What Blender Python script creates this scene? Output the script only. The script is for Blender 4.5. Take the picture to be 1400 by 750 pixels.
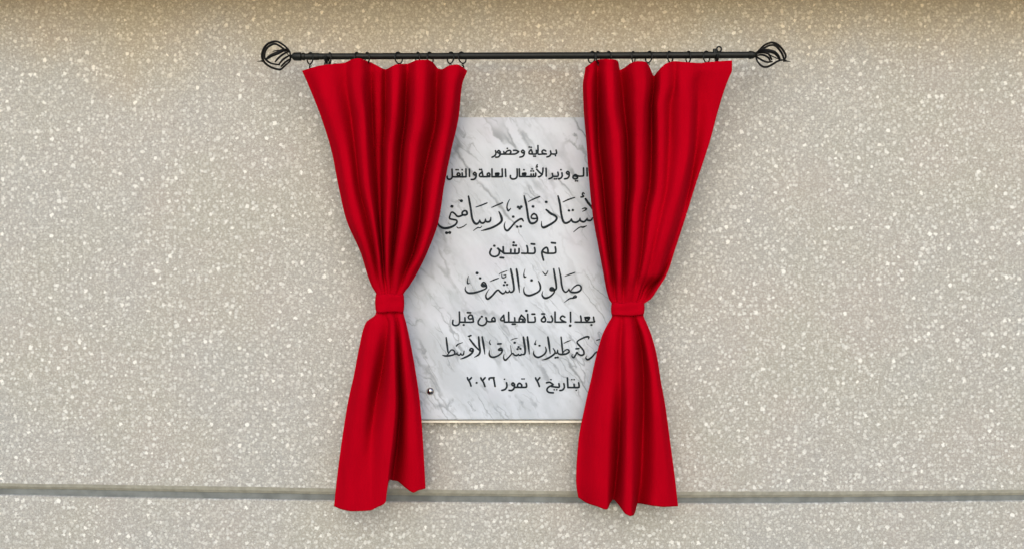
import bpy, bmesh, math, random
from mathutils import Vector, noise
random.seed(7)
for o in list(bpy.data.objects): bpy.data.objects.remove(o)
SC = bpy.context.scene
COL = SC.collection
PI = math.pi

# ------------------------------------------------------------------ camera, sky, sun, exposure
S = 0.00125            # metres per photo pixel on the wall plane
CD = 1.70              # camera distance from the wall
ZC = 1.55              # camera height
cam = bpy.data.cameras.new('camera')
cam.sensor_width = 36.0
cam.lens = 36.0 * CD / (1400 * S)
cam.clip_start = 0.02
cam.clip_end = 200.0
camo = bpy.data.objects.new('camera', cam); COL.objects.link(camo)
camo.location = (0, -CD, ZC); camo.rotation_euler = (PI/2, 0, 0)
SC.camera = camo

SUN_EL, SUN_AZ = math.radians(28), math.radians(183)     # azimuth clockwise from +Y: behind the camera, a little left
world = bpy.data.worlds.new('World'); SC.world = world
world.use_nodes = True
nt = world.node_tree; nt.nodes.clear()
sky = nt.nodes.new('ShaderNodeTexSky'); sky.sky_type = 'NISHITA'; sky.sun_disc = False
sky.sun_elevation = SUN_EL; sky.sun_rotation = SUN_AZ
sky.air_density = 1.0; sky.dust_density = 0.6; sky.ozone_density = 1.0
bg = nt.nodes.new('ShaderNodeBackground'); bg.inputs['Strength'].default_value = 0.15
wo = nt.nodes.new('ShaderNodeOutputWorld')
nt.links.new(sky.outputs[0], bg.inputs[0]); nt.links.new(bg.outputs[0], wo.inputs[0])
sun = bpy.data.lights.new('sun', 'SUN'); sun.energy = 0.9; sun.angle = math.radians(55); sun.color = (1.0, 0.84, 0.64)
suno = bpy.data.objects.new('sun', sun); COL.objects.link(suno)
sd = Vector((math.sin(SUN_AZ)*math.cos(SUN_EL), math.cos(SUN_AZ)*math.cos(SUN_EL), math.sin(SUN_EL)))
suno.rotation_euler = sd.to_track_quat('Z', 'Y').to_euler()
suno.location = sd * 6
SC.view_settings.view_transform = 'Standard'; SC.view_settings.look = 'None'
SC.view_settings.gamma = 1.0; SC.view_settings.use_curve_mapping = False
SC.view_settings.exposure = 0.80

# ------------------------------------------------------------------ helpers
def P(px, py, d):
    """point at depth d in front of the wall for a photo pixel"""
    f = (CD - d) / CD
    return Vector(((px-700)*S*f, -d, ZC - (py-375)*S*f))

def mesh_obj(name, verts, faces, mat, parent=None, smooth=True):
    me = bpy.data.meshes.new(name)
    me.from_pydata([tuple(v) for v in verts], [], faces); me.update()
    if smooth:
        for p in me.polygons: p.use_smooth = True
    if mat: me.materials.append(mat)
    o = bpy.data.objects.new(name, me); COL.objects.link(o)
    if parent: o.parent = parent; o.matrix_parent_inverse = parent.matrix_world.inverted()
    return o

def empty(name, loc):
    o = bpy.data.objects.new(name, None); COL.objects.link(o); o.location = loc
    o.empty_display_size = 0.05
    bpy.context.view_layer.update()
    return o

def tag(o, label=None, cat=None, group=None, kind=None):
    if label: o['label'] = label
    if cat: o['category'] = cat
    if group: o['group'] = group
    if kind: o['kind'] = kind
    return o

class MB:
    def __init__(self): self.v = []; self.f = []
    def add(self, vs, fs):
        n = len(self.v); self.v += [Vector(v) for v in vs]; self.f += [[i+n for i in q] for q in fs]
    def box(self, c, s):
        x, y, z = c; a, b, e = s[0]/2, s[1]/2, s[2]/2
        vs = [(x+i*a, y+j*b, z+k*e) for i in (-1, 1) for j in (-1, 1) for k in (-1, 1)]
        self.add(vs, [(0,1,3,2),(4,6,7,5),(0,4,5,1),(2,3,7,6),(0,2,6,4),(1,5,7,3)])
    def tube(self, pts, rad, n=10, closed=False, caps=True):
        pts = [Vector(p) for p in pts]; m = len(pts)
        rs = rad if isinstance(rad, (list, tuple)) else [rad]*m
        rings = []; prev = None
        for i, p in enumerate(pts):
            if closed: t = pts[(i+1) % m] - pts[i-1]
            else: t = pts[min(i+1, m-1)] - pts[max(i-1, 0)]
            t.normalize()
            if prev is None:
                a = Vector((0,0,1)) if abs(t.z) < .9 else Vector((1,0,0))
                u = t.cross(a).normalized()
            else:
                u = (prev - t*prev.dot(t)).normalized()
            prev = u; w = t.cross(u)
            rings.append([p + (u*math.cos(2*PI*k/n) + w*math.sin(2*PI*k/n))*rs[i] for k in range(n)])
        vs = [v for r in rings for v in r]; fs = []
        for i in range(m if closed else m-1):
            j = (i+1) % m
            for k in range(n):
                fs.append((i*n+k, i*n+(k+1) % n, j*n+(k+1) % n, j*n+k))
        if not closed and caps:
            fs.append(tuple(range(n))[::-1]); fs.append(tuple((m-1)*n+k for k in range(n)))
        self.add(vs, fs)
    def lathe(self, p0, axis, prof, n=24):
        """prof: list of (distance along axis, radius)"""
        axis = Vector(axis).normalized(); p0 = Vector(p0)
        a = Vector((0,0,1)) if abs(axis.z) < .9 else Vector((1,0,0))
        u = axis.cross(a).normalized(); w = axis.cross(u)
        vs = []; fs = []
        for (t, r) in prof:
            for k in range(n):
                vs.append(p0 + axis*t + (u*math.cos(2*PI*k/n)+w*math.sin(2*PI*k/n))*max(r, 1e-5))
        for i in range(len(prof)-1):
            for k in range(n):
                fs.append((i*n+k, i*n+(k+1) % n, (i+1)*n+(k+1) % n, (i+1)*n+k))
        fs.append(tuple(range(n))[::-1]); fs.append(tuple((len(prof)-1)*n+k for k in range(n)))
        self.add(vs, fs)
    def build(self, name, mat, parent=None, smooth=True, autosmooth=True):
        o = mesh_obj(name, self.v, self.f, mat, parent, smooth)
        bm = bmesh.new(); bm.from_mesh(o.data); bmesh.ops.recalc_face_normals(bm, faces=bm.faces)
        if smooth and autosmooth:
            for e in bm.edges:
                if len(e.link_faces) == 2 and e.calc_face_angle(0) > math.radians(40): e.smooth = False
        bm.to_mesh(o.data); bm.free()
        return o

def pchip(xs, ys):
    n = len(xs)
    h = [xs[i+1]-xs[i] for i in range(n-1)]
    dl = [(ys[i+1]-ys[i])/h[i] for i in range(n-1)]
    m = [0.0]*n
    if n == 2: m = [dl[0]]*2
    else:
        m[0], m[-1] = dl[0], dl[-1]
        for i in range(1, n-1):
            if dl[i-1]*dl[i] <= 0: m[i] = 0.0
            else:
                w1 = 2*h[i]+h[i-1]; w2 = h[i]+2*h[i-1]
                m[i] = (w1+w2)/(w1/dl[i-1]+w2/dl[i])
    def f(x):
        if x <= xs[0]: return ys[0] + m[0]*(x-xs[0])
        if x >= xs[-1]: return ys[-1] + m[-1]*(x-xs[-1])
        i = 0
        while x > xs[i+1]: i += 1
        t = (x-xs[i])/h[i]
        a = 2*t**3-3*t*t+1; b = t**3-2*t*t+t; c = -2*t**3+3*t*t; d = t**3-t*t
        return a*ys[i]+b*h[i]*m[i]+c*ys[i+1]+d*h[i]*m[i+1]
    return f

# ------------------------------------------------------------------ materials
class N:
    def __init__(self, name):
        self.m = bpy.data.materials.new(name); self.m.use_nodes = True
        self.t = self.m.node_tree; self.t.nodes.clear()
        self.out = self.n('ShaderNodeOutputMaterial'); self.b = self.n('ShaderNodeBsdfPrincipled')
        self.l(self.b.outputs[0], self.out.inputs[0])
    def n(self, k, **kw):
        o = self.t.nodes.new(k)
        for a, v in kw.items(): setattr(o, a, v)
        return o
    def l(self, a, b): self.t.links.new(a, b)
    def put(self, sock, v):
        if hasattr(v, 'is_linked'): self.l(v, sock)
        else: sock.default_value = v
    def math(self, op, a, b=0.0, c=0.0, clamp=False):
        o = self.n('ShaderNodeMath', operation=op); o.use_clamp = clamp
        for i, v in enumerate((a, b, c)): self.put(o.inputs[i], v)
        return o.outputs[0]
    def mix(self, f, a, b, mode='MIX'):
        o = self.n('ShaderNodeMix', data_type='RGBA', blend_type=mode)
        self.put(o.inputs[0], f); self.put(o.inputs[6], a); self.put(o.inputs[7], b)
        return o.outputs[2]
    def ramp(self, f, stops, interp='LINEAR'):
        o = self.n('ShaderNodeValToRGB'); o.color_ramp.interpolation = interp
        el = o.color_ramp.elements
        while len(el) < len(stops): el.new(0.5)
        for e, (p, c) in zip(el, stops):
            e.position = p; e.color = c if len(c) == 4 else (*c, 1)
        self.l(f, o.inputs[0]); return o.outputs[0]
    def smooth(self, v, lo, hi, a=0.0, b=1.0):
        o = self.n('ShaderNodeMapRange', interpolation_type='SMOOTHSTEP')
        for i, x in enumerate((v, lo, hi, a, b)): self.put(o.inputs[i], x)
        return o.outputs[0]
    def obj(self): return self.n('ShaderNodeTexCoord').outputs['Object']
    def noise(self, vec, scale, detail=3, rough=.5, dist=0.0):
        o = self.n('ShaderNodeTexNoise'); self.l(vec, o.inputs['Vector'])
        o.inputs['Scale'].default_value = scale; o.inputs['Detail'].default_value = detail
        o.inputs['Roughness'].default_value = rough; o.inputs['Distortion'].default_value = dist
        return o
    def vor(self, vec, scale, rand=1.0):
        o = self.n('ShaderNodeTexVoronoi', feature='F1', voronoi_dimensions='2D'); self.l(vec, o.inputs['Vector'])
        o.inputs['Scale'].default_value = scale; o.inputs['Randomness'].default_value = rand
        return o
    def mapping(self, vec, rot=(0,0,0), scale=(1,1,1), loc=(0,0,0), kind='POINT'):
        o = self.n('ShaderNodeMapping', vector_type=kind); self.l(vec, o.inputs[0])
        o.inputs['Location'].default_value = loc; o.inputs['Rotation'].default_value = rot; o.inputs['Scale'].default_value = scale
        return o.outputs[0]
    def vadd(self, vec, noise_col, amt):
        s = self.n('ShaderNodeVectorMath', operation='SUBTRACT'); self.l(noise_col, s.inputs[0]); s.inputs[1].default_value = (.5,.5,.5)
        k = self.n('ShaderNodeVectorMath', operation='SCALE'); self.l(s.outputs[0], k.inputs[0]); k.inputs['Scale'].default_value = amt
        a = self.n('ShaderNodeVectorMath', operation='ADD'); self.l(vec, a.inputs[0]); self.l(k.outputs[0], a.inputs[1])
        return a.outputs[0]
    def bump(self, h, strength, dist):
        o = self.n('ShaderNodeBump'); o.inputs['Strength'].default_value = strength; o.inputs['Distance'].default_value = dist
        self.l(h, o.inputs['Height']); self.l(o.outputs[0], self.b.inputs['Normal'])
    def base(self, col=None, rough=.5, spec=.5, metal=0.0):
        if col is not None: self.put(self.b.inputs['Base Color'], col if hasattr(col, 'is_linked') else (*col, 1))
        self.put(self.b.inputs['Roughness'], rough)
        self.put(self.b.inputs['Specular IOR Level'], spec); self.b.inputs['Metallic'].default_value = metal

def mat_terrazzo():
    k = N('speckled_terrazzo'); co = k.mapping(k.obj(), rot=(PI/2, 0, 0))   # wall plane to XY
    warp = k.noise(co, 300, 3).outputs['Color']
    cw = k.vadd(co, warp, 0.0075)
    warp2 = k.noise(co, 480, 3).outputs['Color']
    cw2 = k.vadd(co, warp2, 0.0055)
    # chips of three sizes; every cell has its own size and brightness
    def chips(vec, scale, rmin, rmax, keep, soft):
        v = k.vor(vec, scale)
        sep = k.n('ShaderNodeSeparateColor'); k.l(v.outputs['Color'], sep.inputs[0])
        r = k.math('MULTIPLY_ADD', sep.outputs[0], rmax-rmin, rmin)
        on = k.math('LESS_THAN', sep.outputs[1], keep)
        lo = k.math('SUBTRACT', r, soft)
        m = k.smooth(v.outputs['Distance'], lo, r, 1.0, 0.0)
        return k.math('MULTIPLY', m, on), sep.outputs[2]
    big, bb = chips(cw, 84, .12, .36, .40, .10)
    mid, mb = chips(cw2, 136, .18, .48, .80, .12)
    sml, sb = chips(cw2, 240, .25, .56, .80, .14)
    dark, db_ = chips(cw2, 135, .10, .36, .34, .12)
    grain = k.noise(co, 480, 3, .65).outputs['Fac']
    patch = k.noise(co, 2.6, 4, .55)
    hue = k.noise(co, 7.0, 3, .5).outputs['Fac']
    m0 = k.mix(k.smooth(hue, .35, .65), (.358, .348, .303, 1), (.370, .346, .311, 1))
    m0 = k.mix(k.smooth(patch.outputs['Fac'], .35, .68), m0, (.352, .350, .330, 1))
    m0 = k.mix(k.smooth(grain, .30, .72), k.mix(1.0, m0, (.82,.82,.82,1), 'MULTIPLY'), k.mix(1.0, m0, (1.16,1.16,1.16,1), 'MULTIPLY'))
    c = k.mix(k.math('MULTIPLY', sml, k.math('MULTIPLY_ADD', sb, .6, .25)), m0, (.515, .505, .46, 1))
    c = k.mix(k.math('MULTIPLY', dark, .38), c, (.21, .20, .18, 1))
    c = k.mix(k.math('MULTIPLY', mid, k.math('MULTIPLY_ADD', k.math('POWER', mb, 1.3), .70, .15)), c, (.63, .635, .60, 1))
    c = k.mix(k.math('MULTIPLY', big, k.math('MULTIPLY_ADD', k.math('POWER', bb, 1.7), .80, .10)), c, (.78, .78, .735, 1))
    # warm shade of the wall top, painted in as a ragged tan tint
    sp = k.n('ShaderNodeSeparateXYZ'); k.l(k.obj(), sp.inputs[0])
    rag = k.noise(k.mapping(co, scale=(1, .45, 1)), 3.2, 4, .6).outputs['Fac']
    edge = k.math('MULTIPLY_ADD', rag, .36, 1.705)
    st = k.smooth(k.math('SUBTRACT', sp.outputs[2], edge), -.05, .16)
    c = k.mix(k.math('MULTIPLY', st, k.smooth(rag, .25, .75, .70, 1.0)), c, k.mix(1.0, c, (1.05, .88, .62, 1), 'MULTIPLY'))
    k.base(c, .62, .3)
    h = k.math('ADD', k.math('MULTIPLY', grain, .6), k.math('ADD', big, k.math('MULTIPLY', mid, .6)))
    k.bump(h, .25, .0008)
    return k.m

def mat_plain(name, col, rough=.8, spec=.3, var=.12, scale=40, bump=.2, bd=.001):
    k = N(name); co = k.obj()
    n1 = k.noise(co, scale, 4, .6).outputs['Fac']
    a = tuple(x*(1-var) for x in col); b = tuple(x*(1+var) for x in col)
    k.base(k.mix(k.smooth(n1, .3, .7), (*a, 1), (*b, 1)), rough, spec)
    k.bump(n1, bump, bd); return k.m

def mat_marble():
    k = N('white_marble'); co = k.obj()
    wn = k.noise(co, 7, 4, .6).outputs['Color']
    w = k.vadd(co, wn, .03)
    wn2 = k.noise(co, 45, 3, .6).outputs['Color']
    w = k.vadd(w, wn2, .012)
    def veins(vec, ang, scale, stretch, lo, hi, loc):
        # bands that run along the plaque at an angle; thin where the noise crosses its middle value
        mp = k.mapping(vec, rot=(0, math.radians(ang), 0), scale=(1, 1, 1/stretch), loc=loc, kind='TEXTURE')
        nz = k.noise(mp, scale, 2, .5).outputs['Fac']
        d = k.math('ABSOLUTE', k.math('SUBTRACT', nz, .5))
        return k.smooth(d, lo, hi, 1.0, 0.0)
    v1 = veins(w, -33, 17, .17, .0, .023, (0,0,0))
    v2 = veins(w, -37, 36, .20, .0, .024, (3,0,1))
    v3 = veins(w, -31, 80, .20, .0, .05, (7,0,2))
    msk = k.smooth(k.noise(co, 9, 3, .6).outputs['Fac'], .42, .62)
    msk2 = k.smooth(k.noise(k.mapping(co, loc=(5,0,3)), 14, 3, .6).outputs['Fac'], .42, .60)
    cloud = k.noise(k.mapping(w, rot=(0, math.radians(-35), 0), scale=(1,1,3), kind='TEXTURE'), 22, 5, .62).outputs['Fac']
    c = k.mix(k.smooth(cloud, .36, .66), (.42, .465, .515, 1), (.525, .573, .636, 1))
    tint = k.noise(co, 10, 2).outputs['Fac']
    c = k.mix(k.math('MULTIPLY', k.smooth(tint, .5, .7), .5), c, (.49, .50, .575, 1))
    c = k.mix(k.math('MULTIPLY', v3, k.math('MULTIPLY', msk2, .42)), c, (.30, .33, .36, 1))
    c = k.mix(k.math('MULTIPLY', v2, k.math('MULTIPLY', msk2, .74)), c, (.22, .25, .28, 1))
    c = k.mix(k.math('MULTIPLY', v1, k.math('MULTIPLY_ADD', msk, .68, .15)), c, (.17, .195, .215, 1))
    k.base(c, .38, .35); return k.m

def mat_cloth(name, col):
    k = N(name); co = k.obj()
    mp = k.mapping(co, scale=(1, 1, .25))
    n1 = k.noise(mp, 32, 3, .5).outputs['Fac']
    wv = k.noise(co, 420, 3, .7).outputs['Fac']
    a = tuple(x*.93 for x in col); b = tuple(x*1.06 for x in col)
    k.base(k.mix(k.smooth(n1, .3, .7), (*a, 1), (*b, 1)), .95, .02)
    rg = k.noise(k.mapping(co, rot=(0, .25, 0), scale=(1, 1, .4)), 17, 2, .5, .6).outputs['Fac']
    crease = k.smooth(k.math('ABSOLUTE', k.math('SUBTRACT', rg, .5)), .0, .05, -1.0, 0.0)
    h = k.math('ADD', k.math('MULTIPLY', n1, 1.0), k.math('MULTIPLY', wv, .22))
    h = k.math('MULTIPLY_ADD', crease, .28, h)
    k.bump(h, .22, .0022)
    return k.m

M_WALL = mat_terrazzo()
M_CHAMF = mat_plain('plain_mortar', (.30, .295, .245), .85, .2, .14, 60, .25, .001)
M_SEAL = mat_plain('joint_sealant', (.165, .178, .172), .7, .2, .2, 30, .3, .001)
M_MARBLE = mat_marble()
M_RED = mat_cloth('red_cloth', (.365, .0001, .0078))
M_REDB = mat_cloth('red_band_cloth', (.37, .0001, .0080))
M_BLACK = mat_plain('black_rod_paint', (.006, .0075, .007), .5, .28, .25, 120, .15, .0004)
M_WIRE = mat_plain('black_wire_paint', (.003, .003, .003), .55, .2, .2, 200, .1, .0004)
M_INK = mat_plain('engraved_black_paint', (.010, .016, .021), .7, .2, .3, 150, .1, .0002)
k = N('polished_steel'); k.base((.30, .30, .32), .2, .5, 1.0); M_STEEL = k.m
M_PAVE = mat_plain('pale_paving', (.16, .15, .13), .85, .2, .1, 3, .1, .002)

# ------------------------------------------------------------------ ground and wall
g = mesh_obj('pavement', [(-12,-14,0),(12,-14,0),(12,.2,0),(-12,.2,0)], [(0,1,2,3)], M_PAVE, smooth=False)
tag(g, kind='structure')

# joint edges in photo pixels: lower lip of the upper panel, chamfer end, top of the lower panel
jx = [-1400, 0, 230, 460, 700, 920, 1150, 1400, 2800]
j_up = pchip(jx, [640, 659.5, 663.0, 666.5, 669.5, 671.0, 670.5, 668.5, 650])
j_ch = pchip(jx, [648, 667.5, 671.5, 675.5, 678.5, 680.0, 679.0, 676.5, 658])
j_lo = pchip(jx, [656, 677.0, 681.5, 685.0, 688.0, 689.0, 687.5, 685.0, 666])
xs = [-1300 + i*40 for i in range(101)]
def jit(x, q, a): return a*noise.noise(Vector((x*.045, q, 0)))
wall = empty('speckled_wall', (0, 0, 0))
tag(wall, 'pale grey-beige speckled stone wall with a horizontal recessed joint', 'wall')
def strip(rows):
    vs = []; fs = []; n = len(rows[0])
    for r in rows: vs += r
    for i in range(len(rows)-1):
        for j in range(n-1):
            fs.append((i*n+j, i*n+j+1, (i+1)*n+j+1, (i+1)*n+j))
    return vs, fs
top_z = 3.6
def up(q): return [P(x, j_up(x)+jit(x, q, 1.0), 0) for x in xs]
r_up = up(1)
vs, fs = strip([r_up, [Vector((v.x, 0, top_z)) for v in r_up], [Vector((v.x, .30, top_z)) for v in r_up]])
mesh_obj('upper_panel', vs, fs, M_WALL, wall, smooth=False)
ch = [P(x, j_ch(x)+jit(x, 4, .8), 0) + Vector((0, .0042, 0)) for x in xs]
chm = [ (a*.45+b*.55) + Vector((0, -.0012, 0)) for a, b in zip(r_up, ch)]
vs, fs = strip([r_up, chm, ch, [v + Vector((0, .04, .0)) for v in ch]])
mesh_obj('chamfered_edge', vs, fs, M_CHAMF, wall, smooth=False)
lo = [P(x, j_lo(x)+jit(x, 7, .7), 0) for x in xs]
lo_b = [v + Vector((0, .002, .0015)) for v in lo]
vs, fs = strip([[v + Vector((0, .05, 0.0015)) for v in lo], lo_b, lo, [Vector((v.x, 0, -.05)) for v in lo]])
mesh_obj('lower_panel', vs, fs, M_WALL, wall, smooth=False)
se_t = [v + Vector((0, .0008, .003)) for v in ch]
se_b = [v + Vector((0, .0055, -.004)) for v in lo]
vs, fs = strip([se_t, [ (a+b)/2 + Vector((0, .0012, 0)) for a, b in zip(se_t, se_b)], se_b])
mesh_obj('joint_sealant', vs, fs, M_SEAL, wall, smooth=True)

# unseen board added above the frame to shade and warm the wall top
mb = MB(); mb.box((0, -.09, 2.125), (5.0, .18, .12))
so = mb.build('added_shade_board', mat_plain('warm_bounce_brown', (.50, .28, .095), .7, .3, .25, 14, .2, .001), smooth=False)
tag(so, 'added brown board above the wall top, shading and warming it', 'added shade board')

# ------------------------------------------------------------------ marble plaque
PD = 0.020
plq = empty('marble_plaque', P(714, 573, 0))
tag(plq, 'white marble plaque with black Arabic inscription between two red curtains', 'plaque')
bm = bmesh.new()
a, b = P(550, 160.5, PD), P(878, 573, PD)
bmesh.ops.create_cube(bm, size=1)
for v in bm.verts:
    v.co.x = a.x if v.co.x < 0 else b.x
    v.co.y = -PD if v.co.y < 0 else .002
    v.co.z = b.z if v.co.z < 0 else a.z
bmesh.ops.bevel(bm, geom=[e for e in bm.edges], offset=.0016, segments=2, affect='EDGES')
me = bpy.data.meshes.new('slab'); bm.to_mesh(me); bm.free(); me.materials.append(M_MARBLE)
slab = bpy.data.objects.new('slab', me); COL.objects.link(slab); slab.parent = plq
slab.matrix_parent_inverse = plq.matrix_world.inverted()
# cream strip that shows under the slab
mb = MB(); e0, e1 = P(551.5, 572, 0), P(876.5, 574.8, 0)
mb.box(((e0.x+e1.x)/2, -.00965, (e0.z+e1.z)/2), (e1.x-e0.x, .0193, e0.z-e1.z))
mb.build('cream_strip', mat_plain('plain_cream', (.74, .69, .57), .8, .2, .15, 60, .3, .001), plq, smooth=False)
# dome-headed screw cap
mb = MB(); r = 4.7*S
mb.lathe(P(588.2, 534, PD), (0, -1, 0), [(-.002, r*1.08), (.0012, r*1.08)] + [(.0012 + r*.62*math.sin(t*PI/12), r*math.cos(t*PI/12)) for t in range(0, 7)], 28)
mb.build('screw_cap', M_STEEL, plq)

# ---- lettering: pen strokes, each a path of (x, y, width) in crop coordinates
def catmull(pts, sub=6):
    if len(pts) < 3: return pts
    out = []
    for i in range(len(pts)-1):
        p0 = pts[max(i-1, 0)]; p1 = pts[i]; p2 = pts[i+1]; p3 = pts[min(i+2, len(pts)-1)]
        for s in range(sub):
            t = s/sub
            q = []
            for a_, b_, c_, d_ in zip(p0, p1, p2, p3):
                q.append(.5*((2*b_)+(-a_+c_)*t+(2*a_-5*b_+4*c_-d_)*t*t+(-a_+3*b_-3*c_+d_)*t**3))
            out.append(tuple(q))
    out.append(pts[-1]); return out

class Line:
    def __init__(self, label): self.mb = MB(); self.k = 0; self.label = label
    def stroke(self, o, w, pts):
        ox, oy, sc = o
        pts = [(ox+p[0]/sc, oy+p[1]/sc, (p[2] if len(p) > 2 else w)/sc*WS) for p in pts]
        pts = catmull(pts)
        d = PD + .0004 + self.k*.000006; self.k += 1
        left = []; right = []; n = len(pts)
        for i, (x, y, ww) in enumerate(pts):
            a_ = pts[max(i-1, 0)]; b_ = pts[min(i+1, n-1)]
            tx, ty = b_[0]-a_[0], b_[1]-a_[1]; L = math.hypot(tx, ty) or 1
            nx, ny = -ty/L, tx/L
            left.append((x+nx*ww/2, y+ny*ww/2)); right.append((x-nx*ww/2, y-ny*ww/2))
        def cap(p, q, sgn):
            tx, ty = p[0]-q[0], p[1]-q[1]; L = math.hypot(tx, ty) or 1; th = math.atan2(ty, tx)
            return [(p[0]+math.cos(th+u)*p[2]/2, p[1]+math.sin(th+u)*p[2]/2) for u in (sgn*PI/4, 0, -sgn*PI/4)]
        vs = [P(x, y, d) for x, y in left] + [P(x, y, d) for x, y in right]
        fs = [(i, i+1, n+i+1, n+i) for i in range(n-1)]
        e = cap(pts[-1], pts[-2], 1); s0 = cap(pts[0], pts[1], -1)
        m = len(vs); vs += [P(x, y, d) for x, y in e]; fs.append((n-1, m, m+1, m+2, 2*n-1))
        m = len(vs); vs += [P(x, y, d) for x, y in s0]; fs.append((0, m, m+1, m+2, n))
        self.mb.add(vs, fs)
    def dot(self, o, size, *pts):
        ox, oy, sc = o
        for (x, y) in pts:
            d = PD + .0004 + self.k*.000006; self.k += 1
            x, y, h = ox+x/sc, oy+y/sc, size/sc/2*WS*1.08
            ring = [P(x+h*1.12*math.cos(t+.3)*(1 if i % 2 else .9), y+h*math.sin(t+.3)*(1 if i % 2 else .9), d) for i, t in enumerate([2*PI*q/8 for q in range(8)])]
            self.mb.add(ring, [tuple(range(8))])
    def build(self):
        me = mesh_obj('inscription_line', self.mb.v, self.mb.f, M_INK, plq, smooth=False)
        bm = bmesh.new(); bm.from_mesh(me.data)
        for f in bm.faces:
            f.normal_update()
            if f.normal.y > 0: f.normal_flip()
        bm.to_mesh(me.data); bm.free(); me['label'] = self.label
WS = 1.16
A = (660, 190, 11.667)
WS = 1.10; L = Line('small first line at the top of the plaque'); w = 25
for s in [
 [(1170,180),(1178,225),(1160,243),(1095,243)], [(1080,195),(1088,238),(1066,275),(1022,290)],
 [(1006,196),(972,180),(945,205),(962,232),(1015,243)], [(1015,244),(950,244),(885,243),(882,180),(880,108)],
 [(855,185),(857,230),(840,244),(790,244)], [(772,172),(788,215),(788,243)], [(770,175),(742,205),(742,238),(786,243)],
 [(665,205),(640,182),(618,205),(640,226),(665,210)], [(662,205),(660,250),(635,282),(592,292)],
 [(490,185),(535,186),(575,206)], [(572,208),(530,238),(480,245),(380,245),(270,245)],
 [(350,242),(388,198),(430,186),(450,210),(432,242)], [(335,205),(342,243)],
 [(278,208),(255,188),(235,210),(255,230),(280,215)], [(278,208),(275,258),(250,288),(208,294)],
 [(203,190),(210,235),(190,272),(148,293)]]: L.stroke(A, w, s)
L.dot(A, 26, (1160,270), (815,278), (839,278), (742,132), (772,136), (392,153))
L.build()

A2 = (595, 216, 11.667); A3 = (705, 216, 11.667)
WS = 1.10; L = Line('small second line of the inscription, its ends under the curtains'); w = 26
for s in [
 [(1137,165),(1140,290)], [(1083,162),(1083,270),(1070,290),(1000,290),(955,268),(935,285),(985,302),(978,328),(940,337),(915,318),(918,288)],
 [(855,240),(832,218),(810,240),(832,262),(856,246)], [(854,240),(852,290),(828,325),(780,336)],
 [(738,240),(742,290),(718,325),(682,336)],
 [(673,230),(680,278),(662,295),(600,296)], [(583,250),(592,295),(570,320),(530,336)],
 [(485,168),(488,292)], [(334,182),(375,227),(424,268)], [(436,165),(428,250),(392,295),(362,302)],
 [(320,245),(318,290),(300,298),(62,298)], [(283,258),(284,292)], [(246,260),(246,292)],
 [(110,250),(160,245),(150,282),(118,282),(112,258),(150,262)], [(58,178),(62,298)],
 [(1210,245),(1185,260),(1195,290),(1330,292)], [(1300,270),(1330,250),(1345,285)]]: L.stroke(A3, w, s)
L.stroke(A3, 22, [(326,150),(345,146),(336,126),(345,112)])
L.dot(A3, 27, (955,368), (984,368), (722,190), (620,336), (648,336), (262,176), (245,211), (282,211), (132,191))
for s in [
 [(1306,178),(1308,285),(1285,328),(1232,337),(1200,312),(1200,282)],
 [(1120,182),(1125,297)], [(1068,178),(1070,285),(1055,300),(905,302)], [(962,250),(1015,247),(1000,285),(970,285),(968,258),(1000,262)],
 [(905,178),(906,300)], [(872,298),(838,285),(830,262),(855,242),(872,268),(862,296)], [(872,298),(760,302)],
 [(747,212),(756,262),(762,300)], [(747,230),(708,262),(712,296),(760,300)],
 [(655,255),(632,232),(610,255),(632,276),(656,262)], [(654,256),(650,308),(620,342),(575,346)],
 [(545,182),(547,297)], [(490,178),(492,285),(478,302),(285,302)], [(430,242),(434,300)],
 [(392,290),(395,262),(370,242),(350,264),(362,285),(392,280)], [(268,182),(272,298),(252,335),(215,341),(192,320),(192,294)]]: L.stroke(A2, w, s)
L.dot(A2, 27, (710,186), (738,186), (430,190), (335,190), (364,190))
L.build()

B1 = (590, 260, 11.667); B2 = (705, 260, 11.667)
WS = 1.16; L = Line('largest line of the inscription, in flowing calligraphic script'); w = 28
for s in [
 [(497,398,20),(487,365,26),(518,332,26),(556,338,28),(568,380,28),(540,398,28),(500,398,28),(450,418,28),(410,418,28),(378,385,26),(345,358,26),(318,356,22),(300,390,22),(288,452,26),(345,470,26),(395,482,26),(405,515,26),(370,560,28),(290,598,34),(200,608,34),(135,578,28),(100,525,20),(106,462,10)],
 [(590,98,24),(605,180,30),(630,330,30),(645,440,30),(675,512,32),(715,540,32),(750,520,26),(770,478,18)],
 [(770,482,20),(782,515,28),(820,527,28),(850,505,24),(860,462,16)], [(860,468,20),(872,502,28),(915,506,28),(940,480,26),(946,436,16)],
 [(710,271,14),(800,240,20),(886,205,18)], [(960,276,14),(1050,238,20),(1132,202,22)],
 [(1075,345,18),(1108,415,34),(1118,490,34),(1060,550,30),(960,602,30),(870,630,26),(793,648,10)],
 [(668,648,9),(738,597,17),(772,604,14),(802,574,10)], [(403,585,12),(430,606,17),(500,585,16),(557,545,12)],
 [(1245,150,9),(1215,210,17),(1203,280,20),(1225,330,26),(1262,292,13)], [(118,330,18),(132,338,18)],
 [(1175,508,9),(1160,570,18),(1177,628,26),(1215,645,30),(1270,590,26),(1330,520,26),(1400,470,28),(1440,462,30),(1464,495,20)]]: L.stroke(B1, w, s)
L.dot(B1, 42, (325,260), (476,172), (240,682), (290,678)); L.dot(B1, 36, (1303,425)); L.stroke(B1, 14, [(436,158),(476,172)])
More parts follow.
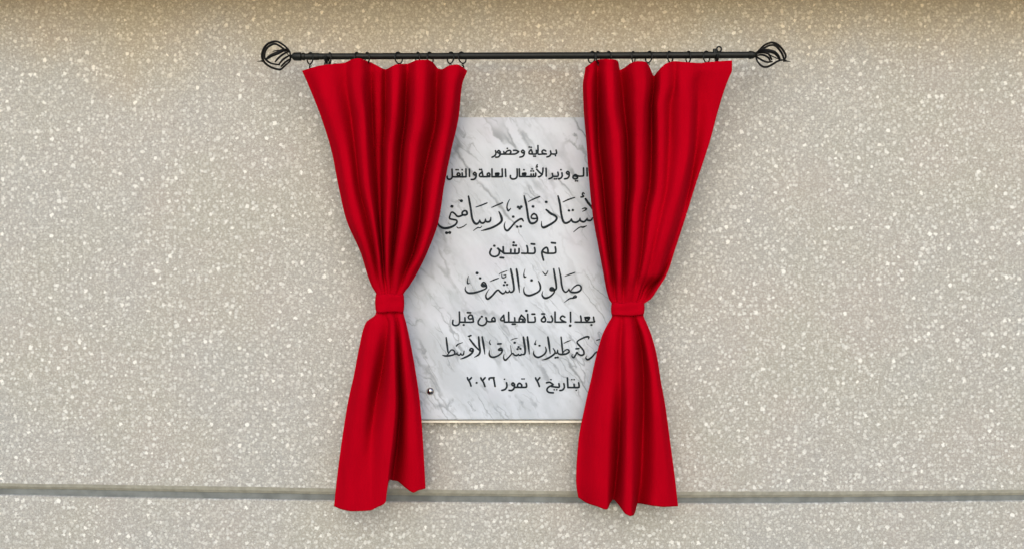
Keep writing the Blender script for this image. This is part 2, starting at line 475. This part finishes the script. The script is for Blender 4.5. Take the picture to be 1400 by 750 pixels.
for s in [
 [(135,92,20),(150,160,30),(168,230,30),(187,350,30),(202,450,30),(230,518,32),(270,532,32),(322,510,28),(347,465,26),(332,405,26),(292,378,26),(255,408,24),(252,445,22),(295,456,26),(338,450,20)],
 [(203,184,12),(290,142,20),(385,102,18)],
 [(488,312,26),(555,370,34),(630,410,32),(655,450,30),(625,500,28),(540,555,32),(450,597,34),(415,572,20),(412,498,8)],
 [(675,92,20),(692,160,30),(708,240,30),(722,345,30),(742,450,30),(770,515,32),(815,525,30),(868,495,24),(888,458,16)],
 [(890,464,20),(905,500,28),(960,515,28),(1010,490,24),(1026,448,16)], [(1026,455,20),(1038,492,28),(1090,506,28),(1130,470,24),(1140,448,16)],
 [(1140,455,20),(1152,482,28),(1200,482,26),(1228,440,16)], [(755,191,12),(840,152,20),(942,118,16)],
 [(923,668,8),(975,625,14),(1030,590,16),(1080,590,24),(1132,568,11)],
 [(1062,300,14),(1100,288,22),(1130,298,22),(1115,315,20),(1068,342,10)],
 [(1042,112,24),(1085,100,22),(1062,72,20),(1076,42,18),(1096,62,14)], [(1115,140,30),(1160,210,34),(1210,270,30),(1270,380,28),(1300,450,26)],
 [(1370,85,24),(1355,400,30),(1300,505,18)], [(1450,92,24),(1470,300,32),(1480,505,16)]]: L.stroke(B2, w, s)
L.dot(B2, 38, (277,262), (488,190), (40,270), (88,266)); L.dot(B2, 34, (850,326), (912,320), (64,296)); L.dot(B2, 36, (25,585), (80,580))
L.build()

C = (655, 322, 11.667)
WS = 1.10; L = Line('short two-word fourth line in plain lettering'); w = 28
for s in [
 [(1215,185),(1223,245),(1205,280),(1090,283),(1045,272),(1010,258)], [(1098,280),(1098,230),(1078,192),(1035,212),(1002,262),(1008,320),(1028,395)],
 [(885,195),(893,250),(872,284),(780,284)], [(762,165),(776,220),(772,275),(742,286),(680,282)],
 [(637,210),(636,262),(615,286),(500,287),(400,286)], [(572,222),(570,284)], [(507,222),(505,284)],
 [(384,182),(388,262),(402,284)], [(396,284),(340,240),(298,205)], [(304,205),(325,250),(310,308),(252,337),(192,318),(172,272),(195,212)]]: L.stroke(C, w, s)
L.stroke(C, 30, [(1156,116),(1216,122)]); L.stroke(C, 30, [(832,134),(886,139)]); L.stroke(C, 30, [(336,351),(390,354)])
L.dot(C, 36, (243,165), (552,112), (548,158), (588,160))
L.build()

D1 = (625, 358, 12.5); D2 = (705, 358, 12.5)
WS = 1.16; L = Line('calligraphic fifth line with many vowel marks'); w = 26
for s in [
 [(145,415,9),(138,470,20),(180,520,30),(260,526,32),(370,500,28),(480,455,24),(503,418,24),(480,360,26),(445,345,26),(415,388,26),(440,412,28),(495,410,24)], [(430,375,30),(470,392,30)],
 [(195,233,8),(177,300,16),(180,362,24),(212,358,12)], [(562,332,10),(630,302,20),(706,274,16)], [(718,212,10),(740,192,13),(790,172,16),(852,150,12)],
 [(762,205,12),(768,262,18),(800,266,18),(832,254,16)], [(798,225,14),(830,220,16),(832,250,14)],
 [(548,455,7),(497,540,18),(493,598,26),(528,626,32),(600,570,28),(660,500,28),(702,475,26),(740,510,28),(780,535,28),(815,515,22),(832,482,14)],
 [(832,490,18),(848,516,24),(880,510,22),(892,478,14)], [(892,488,18),(912,512,26),(950,500,28),(970,460,30),(960,350,32),(940,230,34),(915,122,28)],
 [(1014,122,28),(1035,250,34),(1053,400,28),(1066,515,10)], [(1160,118,8),(1140,200,15),(1150,255,26),(1178,250,14)]]: L.stroke(D1, w, s)
L.dot(D1, 44, (340,190)); L.dot(D1, 38, (392,275)); L.dot(D1, 34, (820,340), (800,390), (855,384))
for s in [
 [(147,418,9),(137,480,18),(162,545,28),(230,568,34),(310,545,30),(392,500,28),(422,450,28),(415,380,28),(388,322,16)],
 [(462,165,11),(510,215,22),(552,150,10)],
 [(467,488,7),(452,560,20),(500,613,34),(580,590,28),(648,530,24),(662,480,24),(642,440,24),(605,435,26),(587,465,26),(607,485,26),(655,480,26),(692,450,28),(692,380,30),(672,250,32),(650,120,26)], [(606,455,26),(630,465,26)],
 [(740,106,18),(770,250,28),(785,380,28),(810,470,28),(850,510,26),(890,490,22),(912,452,14)],
 [(912,458,16),(932,500,26),(990,516,30),(1070,505,30),(1118,460,28),(1108,405,26),(1060,387,24),(1000,422,20),(948,478,16)],
 [(843,242,10),(930,208,20),(1012,178,14)], [(833,684,8),(920,622,20),(980,610,26),(1036,596,22),(1022,570,20),(985,590,14)]]: L.stroke(D2, w, s)
L.dot(D2, 40, (272,310))
L.build()

E1 = (610, 410, 12.727); E2 = (710, 410, 12.727)
WS = 1.10; L = Line('sixth line in plain lettering'); w = 28
for s in [
 [(229,200),(233,365),(212,420),(160,437),(115,412),(118,345)],
 [(468,325),(452,265),(415,255),(385,290),(405,322),(460,316)], [(465,305),(470,350),(455,377),(232,377)], [(326,300),(328,376)],
 [(850,362),(800,352),(798,322),(828,296),(850,326),(850,362)], [(850,365),(745,370),(705,345),(690,298)], [(697,303),(706,360),(680,415),(620,437),(565,412),(558,365),(592,308)],
 [(1002,255),(950,322),(965,352),(1012,345)], [(1000,255),(1015,375)], [(1015,377),(1370,377)], [(1087,205),(1090,375)], [(1192,300),(1196,375)],
 [(1308,255),(1365,312),(1370,358),(1335,377)], [(1308,258),(1272,320),(1272,372)], [(1290,322),(1340,332),(1322,368)]]: L.stroke(E1, w, s)
L.stroke(E1, 30, [(368,212),(426,215)]); L.stroke(E1, 30, [(1150,413),(1202,413)]); L.dot(E1, 36, (305,426), (620,281))
for s in [
 [(145,240),(150,376)], [(270,290),(277,345),(258,376),(150,377)],
 [(430,272),(456,325),(446,366),(400,368),(384,332),(428,288)], [(555,270),(577,320),(572,362),(545,376),(490,372)],
 [(621,200),(623,376)], [(792,290),(748,270),(715,308),(740,345),(808,377)], [(810,377),(622,377)], [(890,205),(893,376)],
 [(1290,290),(1298,345),(1282,377),(970,377)], [(1140,298),(1220,295),(1195,345),(1158,345),(1152,308),(1198,315)], [(1066,270),(1076,330),(1074,376)]]: L.stroke(E2, w, s)
L.stroke(E2, 30, [(220,238),(268,238)]); L.stroke(E2, 30, [(392,235),(438,235)]); L.dot(E2, 42, (122,180), (885,438)); L.dot(E2, 36, (1255,426))
L.build()

F1 = (600, 448, 12.5); F2 = (710, 448, 12.5)
WS = 1.16; L = Line('calligraphic seventh line reaching under the right curtain'); w = 26
for s in [
 [(60,458,10),(110,472,28),(200,466,28),(268,440,26),(262,388,24),(215,370,22),(172,420,20),(150,452,18)], [(125,160,22),(140,280,30),(156,405,24)],
 [(268,442,18),(298,442,24),(312,415,16)], [(312,425,18),(328,456,24),(360,455,22),(376,420,14)], [(376,430,18),(392,456,24),(420,445,24),(432,386,14)],
 [(300,302,24),(330,272,18),(407,244,10)],
 [(366,527,8),(430,505,26),(520,460,30),(578,405,28),(583,360,28),(550,345,28),(527,375,26),(552,388,28),(582,385,20)],
 [(525,182,24),(600,280,30),(682,370,22)], [(680,147,26),(690,280,34),(704,390,30),(680,450,28),(606,497,10)], [(504,138,24),(548,124,26)], [(512,138,20),(524,150,16)],
 [(740,147,26),(765,290,34),(786,442,12)],
 [(866,378,9),(860,440,24),(890,488,30),(960,490,28),(1040,450,24),(1080,400,26),(1080,360,26),(1055,342,28),(1022,365,28),(1042,378,26),(1075,372,22)],
 [(880,198,8),(865,240,14),(880,275,22)], [(1005,268,26),(1065,264,26)],
 [(1117,438,7),(1105,500,20),(1135,544,30),(1190,500,22),(1240,442,22),(1266,430,22),(1290,456,26),(1332,466,26),(1360,438,16)],
 [(1360,446,18),(1376,464,24),(1404,452,22)], [(1224,290,8),(1232,350,12),(1240,425,14)], [(1230,205,8),(1270,185,14),(1342,168,10)]]: L.stroke(F1, w, s)
L.dot(F1, 36, (1295,246)); L.dot(F1, 34, (1362,320), (1345,356), (1394,350))
for s in [
 [(12,460,20),(28,462,22),(40,435,14)], [(40,445,18),(60,450,24),(95,430,28),(97,330,32),(82,230,34),(68,150,26)], [(138,147,26),(155,290,34),(172,442,12)],
 [(246,388,9),(245,440,24),(290,490,30),(350,490,28),(430,440,26),(460,380,26),(445,318,14)], [(286,205,8),(265,265,20)],
 [(488,150,28),(510,290,34),(527,435,12)],
 [(385,542,8),(470,520,26),(560,470,28),(610,420,26),(602,380,22),(578,343,14)], [(612,425,18),(640,425,22),(655,368,14)],
 [(655,372,16),(665,430,24),(720,447,30),(800,437,28),(850,405,26),(840,370,24),(800,366,20),(755,405,18),(735,440,16)], [(714,150,22),(730,300,26),(742,430,22)],
 [(762,257,10),(810,232,16),(872,208,12)],
 [(905,440,7),(900,480,20),(930,500,26),(965,450,24),(985,412,24),(1010,440,24),(1060,462,30),(1102,440,28),(1096,380,26),(1040,310,28),(990,250,26),(1002,215,22),(1080,170,24),(1150,145,28),(1190,150,24),(1178,185,12)],
 [(968,350,26),(1018,346,26)],
 [(1147,468,8),(1138,510,22),(1173,536,30),(1240,490,26),(1300,420,22),(1340,402,22),(1390,440,24),(1430,462,24),(1470,440,20),(1480,400,14)], [(1480,410,18),(1500,445,24),(1540,440,22),(1548,395,14)],
 [(1322,205,18),(1375,190,14)]]: L.stroke(F2, w, s)
L.dot(F2, 32, (345,297), (272,272)); L.dot(F2, 32, (618,502), (655,498))
L.build()

G = (630, 500, 8.235)
WS = 1.10; L = Line('small date line at the foot of the plaque'); w = 19
for s in [
 [(74,128),(88,156),(120,128)], [(84,150),(102,182),(115,222)], [(226,130),(242,158),(274,128)], [(238,152),(256,182),(272,226)],
 [(318,150),(326,132),(375,128)], [(368,128),(376,170),(386,226)],
 [(515,185),(519,225),(500,258),(463,270)], [(606,203),(588,186),(574,202),(588,218),(606,208)], [(604,205),(600,245),(575,270),(543,270)],
 [(735,190),(741,220),(725,236),(612,236)], [(640,232),(640,208),(660,190),(684,208),(684,232)],
 [(842,130),(858,160),(890,128)], [(854,155),(870,185),(885,226)],
 [(965,185),(1002,180),(1040,205)], [(1038,208),(985,236),(970,265),(990,292),(1042,298)], [(1104,195),(1109,225),(1095,236),(1020,226)],
 [(1160,195),(1166,235),(1146,265),(1115,272)], [(1200,130),(1206,236)], [(1275,202),(1278,236)], [(1327,185),(1332,225),(1318,238),(1205,238)]]: L.stroke(G, w, s)
L.dot(G, 22, (178,186)); L.dot(G, 17, (492,145), (690,142), (712,142), (1015,150), (1052,263), (1080,263), (1250,150), (1276,150), (1300,270))
L.build()

# ------------------------------------------------------------------ curtains
def seam(s, vals):
    """depth across the fold lines: broad rounded crests, narrower rounded valleys"""
    i = min(int(s), len(vals)-2); t = s-i
    a, b = vals[i], vals[i+1]
    if b > a: a, b, t = b, a, 1-t
    u = .5-.5*math.cos(PI*t**FOLD)
    return a*(1-u)+b*u
FOLD = 1.55
def lin(s, vals):
    i = min(int(s), len(vals)-2); t = s-i
    return vals[i]*(1-t)+vals[i+1]*t

def curtain_sheet(rows, deps, tops, bots, base, amp, sub=16, nrow=130, seed=0):
    ys = [r[0] for r in rows]; nc = len(rows[0][1])
    fx = [pchip(ys, [r[1][c] for r in rows]) for c in range(nc)]
    dy = [d[0] for d in deps]
    fd = [pchip(dy, [d[1][c] for d in deps]) for c in range(nc)]
    fb = pchip(*zip(*base)); fa = pchip(*zip(*amp))
    ft = pchip([t[0] for t in tops], [t[1] for t in tops]); fbt = pchip([t[0] for t in bots], [t[1] for t in bots])
    ncol = (nc-1)*sub+1
    V = []; F = []
    for r in range(nrow+1):
        v = r/nrow
        for c in range(ncol):
            s = c/sub
            y = ft(s) + (fbt(s)-ft(s))*v
            yc = min(max(y, ys[0]), ys[-1])
            xv = [f(yc) for f in fx]
            x = lin(s, xv)
            d = fb(yc) + fa(yc)*(seam(s, [f(yc) for f in fd])-.5)
            d += .0030*noise.noise(Vector((x*.030, y*.012, seed))) + .0004*noise.noise(Vector((x*.10, y*.05, seed+5)))
            V.append(P(x, y, d))
    for r in range(nrow):
        for c in range(ncol-1):
            a_ = r*ncol+c; F.append((a_, a_+ncol, a_+ncol+1, a_+1))
    return V, F

def make_curtain(label, loc, upper, lower, tie):
    root = empty('curtain', loc); tag(root, label, 'curtain', 'red curtains framing the plaque')
    for nm, (V, F) in (('gathered_drape', upper), ('hanging_tail', lower)):
        o = mesh_obj(nm, V, F, M_RED, root)
        md = o.modifiers.new('thickness', 'SOLIDIFY'); md.thickness = .0012; md.offset = 0
    # tie band round the waist
    x0, x1, y0, y1, dc, hd = tie
    V = []; F = []; n = 56; m = 9
    for j in range(m+1):
        t = j/m; y = y0+(y1-y0)*t
        bul = .945+.075*math.sin(PI*t)**.6
        for i in range(n):
            a_ = 2*PI*i/n; ca, sa = math.cos(a_), math.sin(a_)
            rx = (x1-x0)/2*bul; 
            sx = abs(ca)**.75*(1 if ca >= 0 else -1); sy = abs(sa)**.75*(1 if sa >= 0 else -1)
            wob = .0011*noise.noise(Vector((ca*2.2, t*3.2+x0*.1, sa*2.2))) + .0006*math.sin(t*9+ca*2)
            p = P((x0+x1)/2+rx*sx, y+2.2*noise.noise(Vector((ca*1.7, x0, sa+t*.7))), dc+(hd+wob)*bul*(sy))
            V.append(p)
    for j in range(m):
        for i in range(n): F.append((j*n+i, j*n+(i+1) % n, (j+1)*n+(i+1) % n, (j+1)*n+i))
    o = mesh_obj('tie_band', V, F, M_REDB, root)
    md = o.modifiers.new('thickness', 'SOLIDIFY'); md.thickness = .0009; md.offset = 0
    return root

base_up = [(80,.096),(115,.090),(200,.082),(300,.080),(400,.070),(416,.070)]
amp_up = [(80,.024),(115,.048),(160,.064),(300,.064),(350,.052),(385,.022),(403,.010),(430,.008)]
LU = [
 (97,  [413,440,472,488,508,518,527,540,557,574,598,618,639]),
 (115, [421,445,473,488,508,517,527,540,556,574,597,617,632]),
 (160, [439,458,480,495,509,517,527,538,554,571,596,612,627]),
 (209, [454,470,486,498,512,517,523,533,548,563,586,604,616]),
 (255, [463,478,491,502,515,518,522,532,545,561,577,595,607]),
 (300, [473.5,488,502,510,518,520,522,530,542,554,574,588,600]),
 (347, [494,502,512,517,522,523,524,529,537,546,564,575,583]),
 (375, [502.5,509,516,520,524,525,526,529,535,542,553,560,569]),
 (390, [508,513,518,522,526,527,528,531,535,540,548,553,560]),
 (404, [515,518,521,524,527,528,529,532,535,539,543,547,551]),
 (430, [515,518,521,524,527,528,529,532,535,539,543,547,551])]
#          L   C1   V1   C2   V2  C3   V3  C4  V4  C5  V5  C6  R
LD = [(80, [.45,.75,.50,.95,.30,.35,.15,.85,.35,1.0,.05,.90,.45]),
      (130,[.45,.80,.45,.95,.10,.35,.05,.90,.10,1.0,.00,.95,.45]),
      (230,[.40,.85,.45,.95,.05,.12,.02,.90,.08,1.0,.00,.95,.50]),
      (340,[.40,.85,.45,.90,.10,.12,.08,.90,.20,1.0,-.1,.95,.60]),
      (404,[.35,.60,.60,.70,.60,.65,.65,.80,.70,.80,.60,.70,.35])]
LT = [(0,97),(1,89.5),(2,86),(2.6,81.5),(3.1,80),(3.7,84),(4.6,89),(6,95),(6.7,91),(7.2,88),(8,87.5),(8.8,82.5),(9.4,82),(9.7,85),(10.05,94),(10.3,95),(10.8,90),(11.3,88.5),(12,97)]
LB = [(0,424),(12,424)]
left_up = curtain_sheet(LU, LD, LT, LB, base_up, amp_up, seed=1)
base_lo = [(420,.070),(470,.072),(600,.060),(700,.046)]
amp_lo = [(420,.008),(440,.024),(480,.050),(560,.064),(700,.066)]
LL = [(420,[515,519,525,532,539,545,551]),(429,[513.5,518,526,533,540,546,552]),(440,[500.5,512,530,536,543,549,555]),(475,[491,507,527,537,545,553,562.5]),
 (512,[484,502,521,538,546,557,569]),(548,[476,496,514,539,547,561,574]),(598,[468,490,508,535,544,563,578]),
 (650,[461,484,506,529.5,537,565,581]),(698,[456,482,506,527,530,566,583])]
LLD = [(420,[.4,.65,.6,.75,.6,.7,.4]),(445,[.4,.75,.45,.8,.4,.75,.45]),(510,[.35,.75,.12,.85,.1,.75,.45]),(560,[.4,.75,.35,.9,.0,.7,.5]),(630,[.5,.75,.70,.95,-.1,.6,.5]),(700,[.5,.8,.85,.95,-.1,.55,.5])]
LLT = [(0,420),(6,420)]
LLB = [(0,691),(.5,696),(1,698),(2,697),(2.5,692),(2.97,686),(3.08,674),(3.28,658),(3.5,655),(4.2,656.5),(4.7,667),(5,672.5),(5.4,669.5),(6,667)]
left_lo = curtain_sheet(LL, LLD, LLT, LLB, base_lo, amp_lo, sub=26, seed=2)
make_curtain('red curtain left of the plaque, its tail hem split into two uneven panels', P(533, 697, 0), left_up, left_lo, (513.5, 552, 401.5, 426, .071, .0095))

RU = [
 (97,  [800,808.5,817,834,848,877,894,907,923,934,962,1001]),
 (116, [797,805,817,835,850,878,894,906,922,934,956,993]),
 (147, [798,806,817,836,853,876,891,902,916,938,955,983]),
 (195, [802,809,818,844,858,874,891,903,915,938,952,970]),
 (250, [806,814,824,846,859,873,889,902,912,928,944,952]),
 (293, [810.5,818,828,846,856,868,882,894,904,916,934,938.5]),
 (341, [819,825,833,847,854,866,878,886,893,904,918,923]),
 (375, [825.5,830,838,847,853,864,873,878,885,896,905,911.5]),
 (395, [829,833,840,847,852,861,868,873,877,881,889,899]),
 (408, [832.5,836,841,847,852,860,866,870,873,876,881,890]),
 (417, [837,840,844,848,853,859,864,867,870,873,876,879]),
 (436, [837,840,844,848,853,859,864,867,870,873,876,879])]
RD = [(80, [.45,.70,.45,1.0,.20,.95,.15,.75,.55,.70,.60,.50]),
      (130,[.45,.80,.15,1.0,.02,.95,.05,.85,.55,.85,.35,.50]),
      (230,[.45,.85,.00,1.0,.05,.95,.25,.90,.70,.95,.25,.45]),
      (320,[.45,.85,.05,.95,.25,.95,.55,.90,.85,1.0,.45,.40]),
      (375,[.45,.80,.20,.90,.40,.90,.65,.85,.75,.75,.30,.55]),
      (397,[.40,.65,.40,.80,.50,.85,.70,.70,.40,.05,-.2,.75]),
      (417,[.35,.60,.55,.75,.65,.80,.70,.75,.65,.60,.50,.35])]
RT = [(0,93),(.8,88),(2,82),(2.6,81),(3.3,81.5),(3.75,84),(3.95,96),(4.2,93),(4.55,86),(4.85,84),(5.3,85),(5.6,91),(6,104),(6.35,99),(6.9,91),(7.3,86.5),(8,84),(9,85),(9.8,86.5),(10.2,85),(11,83)]
RB = [(0,430),(11,430)]
amp_upr = [(80,.022),(100,.042),(147,.064),(300,.064),(375,.050),(400,.026),(417,.010),(440,.008)]
right_up = curtain_sheet(RU, RD, RT, RB, base_up, amp_upr, seed=3)
RL = [(425,[837,843,850,858,866,872,879]),(432,[836.5,843,850,858,867,873,880]),(440,[832,842,850,859,869,876,883.5]),(456,[824,838,849,860,874,882,890]),
 (486,[815,834,848,860,878,889,898]),(518,[808,832,848,861,880,895,903]),(548,[801,830,848,861,880,898,908.5]),
 (609,[790,828,846,860,878,902,917]),(655,[787.5,828,842,860,876,904,923]),(691,[793,829,837,861,871,902,927]),(704,[796,829,836,861,870,902,929])]
RLD = [(425,[.4,.65,.6,.75,.6,.7,.4]),(450,[.4,.75,.55,.85,.15,.7,.45]),(510,[.3,.7,.55,.9,.0,.65,.4]),(580,[.3,.8,.2,.95,.05,.75,.45]),(640,[.4,.85,.05,.95,.15,.80,.5]),(704,[.4,.85,.0,.95,.0,.75,.5])]
RLT = [(0,425),(6,425)]
RLB = [(0,679),(.3,687),(.7,692),(.95,695.5),(1.2,694.5),(1.7,685),(2,682),(2.4,690),(2.8,702),(3.05,704.5),(3.5,703.5),(3.75,699),(4,687),(4.6,690),(5.2,692),(6,691)]
right_lo = curtain_sheet(RL, RLD, RLT, RLB, base_lo, amp_lo, sub=26, seed=4)
make_curtain('red curtain right of the plaque, its tail hem ending in three points', P(858, 703, 0), right_up, right_lo, (836, 880.5, 412.5, 431, .071, .0100))

# ------------------------------------------------------------------ curtain rod with finials
RDp = .088
def ry(px): return 77.6-(px-410)*.0034         # the rod hangs a hair lower at its left end
def rp(px, py=None): return P(px, ry(px) if py is None else py, RDp)
q = S*(CD-RDp)/CD          # metres per pixel at rod depth
rod = empty('curtain_rod', rp(700)); tag(rod, 'black metal curtain rod with twisted wire cage finials above the plaque', 'curtain rod')
mb = MB(); mb.lathe(rp(417), rp(1029)-rp(417), [(0, 4.3*q), (210*q, 4.3*q), (211*q, 4.6*q), (611*q, 4.6*q)], 28)
mb.build('tube', M_BLACK, rod)
mb = MB(); mb.lathe(rp(399.5), (1, 0, 0), [(0, 2.5*q), (.6*q, 4.2*q), (3*q, 5.6*q), (12*q, 5.7*q), (13*q, 4.0*q), (14*q, 5.2*q), (17*q, 5.2*q), (18*q, 4.2*q), (29*q, 4.9*q), (36*q, 4.9*q), (37*q, 4.3*q)], 24)
mb.build('end_collar', M_BLACK, rod)
mb = MB(); mb.lathe(rp(1024), (1, 0, .02), [(0, 5.6*q), (3*q, 5.6*q), (3.4*q, 4.9*q), (5*q, 5.2*q), (8*q, 3.8*q), (10.5*q, 2.6*q)], 24)
mb.build('end_collar', M_BLACK, rod)
def finial(neck, tip, wires):
    """openwork cage: every wire is a bent rod through (x, y, bulge towards the viewer) in photo pixels; mirrored wires close the far side"""
    a_, b_ = rp(*neck[0]), rp(*neck[1]); ax = (b_-a_)
    f = MB(); f.lathe(a_, ax, [(0, 2.6*q), (ax.length*.5, 2.6*q), (ax.length*.8, 1.7*q), (ax.length, .8*q)], 16)
    fo = f.build('finial', M_WIRE, rod)
    a_, b_ = rp(*tip[0]), rp(*tip[1]); ax = b_-a_
    f = MB(); f.lathe(a_, ax, [(0, .5*q), (ax.length*.12, 1.5*q), (ax.length*.3, 1.5*q), (ax.length*.42, .9*q), (ax.length, .3*q)], 14)
    f.build('finial_tip', M_WIRE, fo)
    for wr, pts in wires:
        pts = catmull(pts, 5)
        m_ = MB(); n = len(pts)
        m_.tube([rp(x, y) + Vector((0, -dz*q, 0)) for x, y, dz in pts], [1.55*wr*q*(.75+.35*math.sin(PI*i/(n-1))) for i in range(n)], 8)
        m_.build('cage_wire', M_WIRE, fo)
finial(((401,77.6),(395.5,77)), ((361,83.5),(351.5,84.3)), [
 (.95, [(397,79.5,0),(396,71,0),(390,64,3),(382,58.8,4),(375,58,4),(366,62,4),(360,70,2),(358.3,78,0),(361,85,-2),(368,90.5,-4),(377,94,-3),(384,95,0),(391,90,3),(397,84,2),(397,79.5,0)]),
 (.95, [(396,72,2),(393.5,71,4),(388,67.5,7),(380,62.8,9),(374,63.2,9),(366,69,8),(362.8,77,6),(364,82,5),(370,87,4),(378,89.3,5),(384,90,6)]),
 (1.5, [(367.5,82.5,10),(375,79.3,15),(383,76,15),(390,71,10),(393.5,70.5,6)]),
 (.85, [(379,87.5,12),(384,83,15),(390,77,12),(396,72,5)]),
 (.85, [(384,90,10),(390,84,12),(397,77,5)]),
 (.85, [(385.5,92.8,6),(392,87,8),(397,82,4)]),
 (.5, [(370,68,-12),(376,66,-14),(386,68,-10),(395,76,-3)])])
finial(((1029,75.6),(1034.5,75)), ((1071.4,82.8),(1081,85)), [
 (.95, [(1033,73.6,0),(1037.9,69,2),(1043.5,63.5,3),(1050,60.2,4),(1055.6,59.5,4),(1062,62,4),(1068.6,68,3),(1073.3,74.5,1),(1074.2,78.3,0),(1072.4,82,0)]),
 (.95, [(1034,74,4),(1037.9,71,6),(1044.4,66.8,8),(1051.9,64,9),(1058.4,65.3,9),(1064,70.8,8),(1068.2,76.4,6),(1071,82,3),(1071.4,84.8,1)]),
 (1.5, [(1036,72,6),(1039.7,71,9),(1047.2,72.8,13),(1054.6,75,14),(1060.2,78.5,11),(1064,82.5,7)]),
 (.9, [(1034,74.5,4),(1036,73.8,5),(1043.5,74.4,12),(1048,78.3,14),(1052.2,84.8,12)]),
 (.85, [(1034,76.5,3),(1040.7,77.6,10),(1047.2,82,13),(1050.6,86.9,10)]),
 (.85, [(1034,77,0),(1036,81,5),(1041.6,85.5,9),(1047,87.4,10),(1053.7,86.2,9)]),
 (.95, [(1033.5,76.5,0),(1034.6,82.9,1),(1038.8,89.3,2),(1043.5,92.3,3),(1048.5,92.3,4),(1054.6,89.5,5),(1060.2,86,5),(1065.8,83.6,4),(1071.4,82.6,1)]),
 (.5, [(1036,72,-6),(1050,70,-14),(1062,76,-12),(1070,82,-3)])])

# brackets that carry the rod
def bracket(px, label, knob):
    b0 = rp(px); t = empty('rod_bracket', P(px, 77, 0)); tag(t, label, 'bracket', 'brackets holding the curtain rod')
    m_ = MB(); m_.lathe(Vector((b0.x, 0, b0.z-.004)), (0,-1,0), [(0,.011),(.003,.011),(.0045,.0095)], 24); m_.build('wall_plate', M_BLACK, t)
    m_ = MB(); m_.tube([Vector((b0.x, -.003, b0.z-.012)), Vector((b0.x, -.04, b0.z-.014)), Vector((b0.x, -RDp, b0.z-.0125))], .0042, 10)
    m_.tube([b0+Vector((0, .0085*math.cos(a__), .0085*math.sin(a__))) for a__ in [PI*(1.0+i/10) for i in range(11)]], .0026, 8)
    m_.build('arm', M_BLACK, t)
    if knob:
        m_ = MB(); m_.tube([b0+Vector((-.002+.0052+.0038*math.cos(a__), -.002, .0092+.0042*math.sin(a__))) for a__ in [2*PI*i/16 for i in range(16)]], .0014, 8, closed=True)
        m_.tube([b0+Vector((-.004, -.002, .003)), b0+Vector((-.004, -.002, .0095))], .003, 10)
        m_.build('thumb_screw', M_BLACK, t)
bracket(446, 'black bracket holding the rod above the left curtain', False)
bracket(980, 'black bracket with a looped thumb screw above the right curtain', True)

# rings: hoop hanging on the rod, with a small eye and clip that grips the cloth
mb = MB(); R_ = 7.7*q
mb.tube([Vector((0, R_*math.sin(t), R_*math.cos(t))) for t in [2*PI*i/32 for i in range(32)]], 0.95*q, 8, closed=True)
mb.tube([Vector((1.3*q*math.cos(t), 0, -R_-2.0*q+1.3*q*math.sin(t))) for t in [2*PI*i/12 for i in range(12)]], .6*q, 6, closed=True)
mb.box((0, 1.5*q, -R_-4.4*q), (1.4*q, 2.0*q, 2.8*q))
ring0 = mb.build('curtain_ring', M_BLACK)
rings = [(424, 42, 'leftmost ring, black metal, beside the rod end collar'), (451, 20, 'black ring just right of the left bracket'),
 (488, -18, 'black ring on the tall second fold of the left curtain'), (502, 30, 'black ring right of the tall fold, before the first dip of the left curtain'),
 (545, -35, 'black ring after the first dip in the top of the left curtain'), (571, 25, 'black ring at the left side of the second raised fold, left curtain'),
 (588, -28, 'black ring just before the deep notch in the left curtain top'), (616, 38, 'black ring past the deep notch of the left curtain'),
 (632, -40, 'last ring of the left curtain, above its inner corner'),
 (809, 35, 'first ring of the right curtain, above its inner corner'), (818, -30, 'second ring of the right curtain, close beside the first'),
 (832, 22, 'black ring on the first raised fold of the right curtain'), (866, -24, 'black ring after the small notch of the right curtain'),
 (887, 28, 'black ring left of the deep V dip in the right curtain'), (916, -36, 'black ring right of the deep V dip in the right curtain'),
 (941, 15, 'black ring over the flat stretch of the right curtain top'), (966, -45, 'rightmost ring, tilted, beside the right bracket')]
for i, (px, ang, lab) in enumerate(rings):
    o = ring0 if i == 0 else ring0.copy()
    if i: COL.objects.link(o)
    o.location = rp(px, ry(px)+2.4); o.rotation_euler = (0, math.radians(random.uniform(-4, 4)), math.radians(ang))
    tag(o, lab, 'curtain ring', 'black curtain rings on the rod')
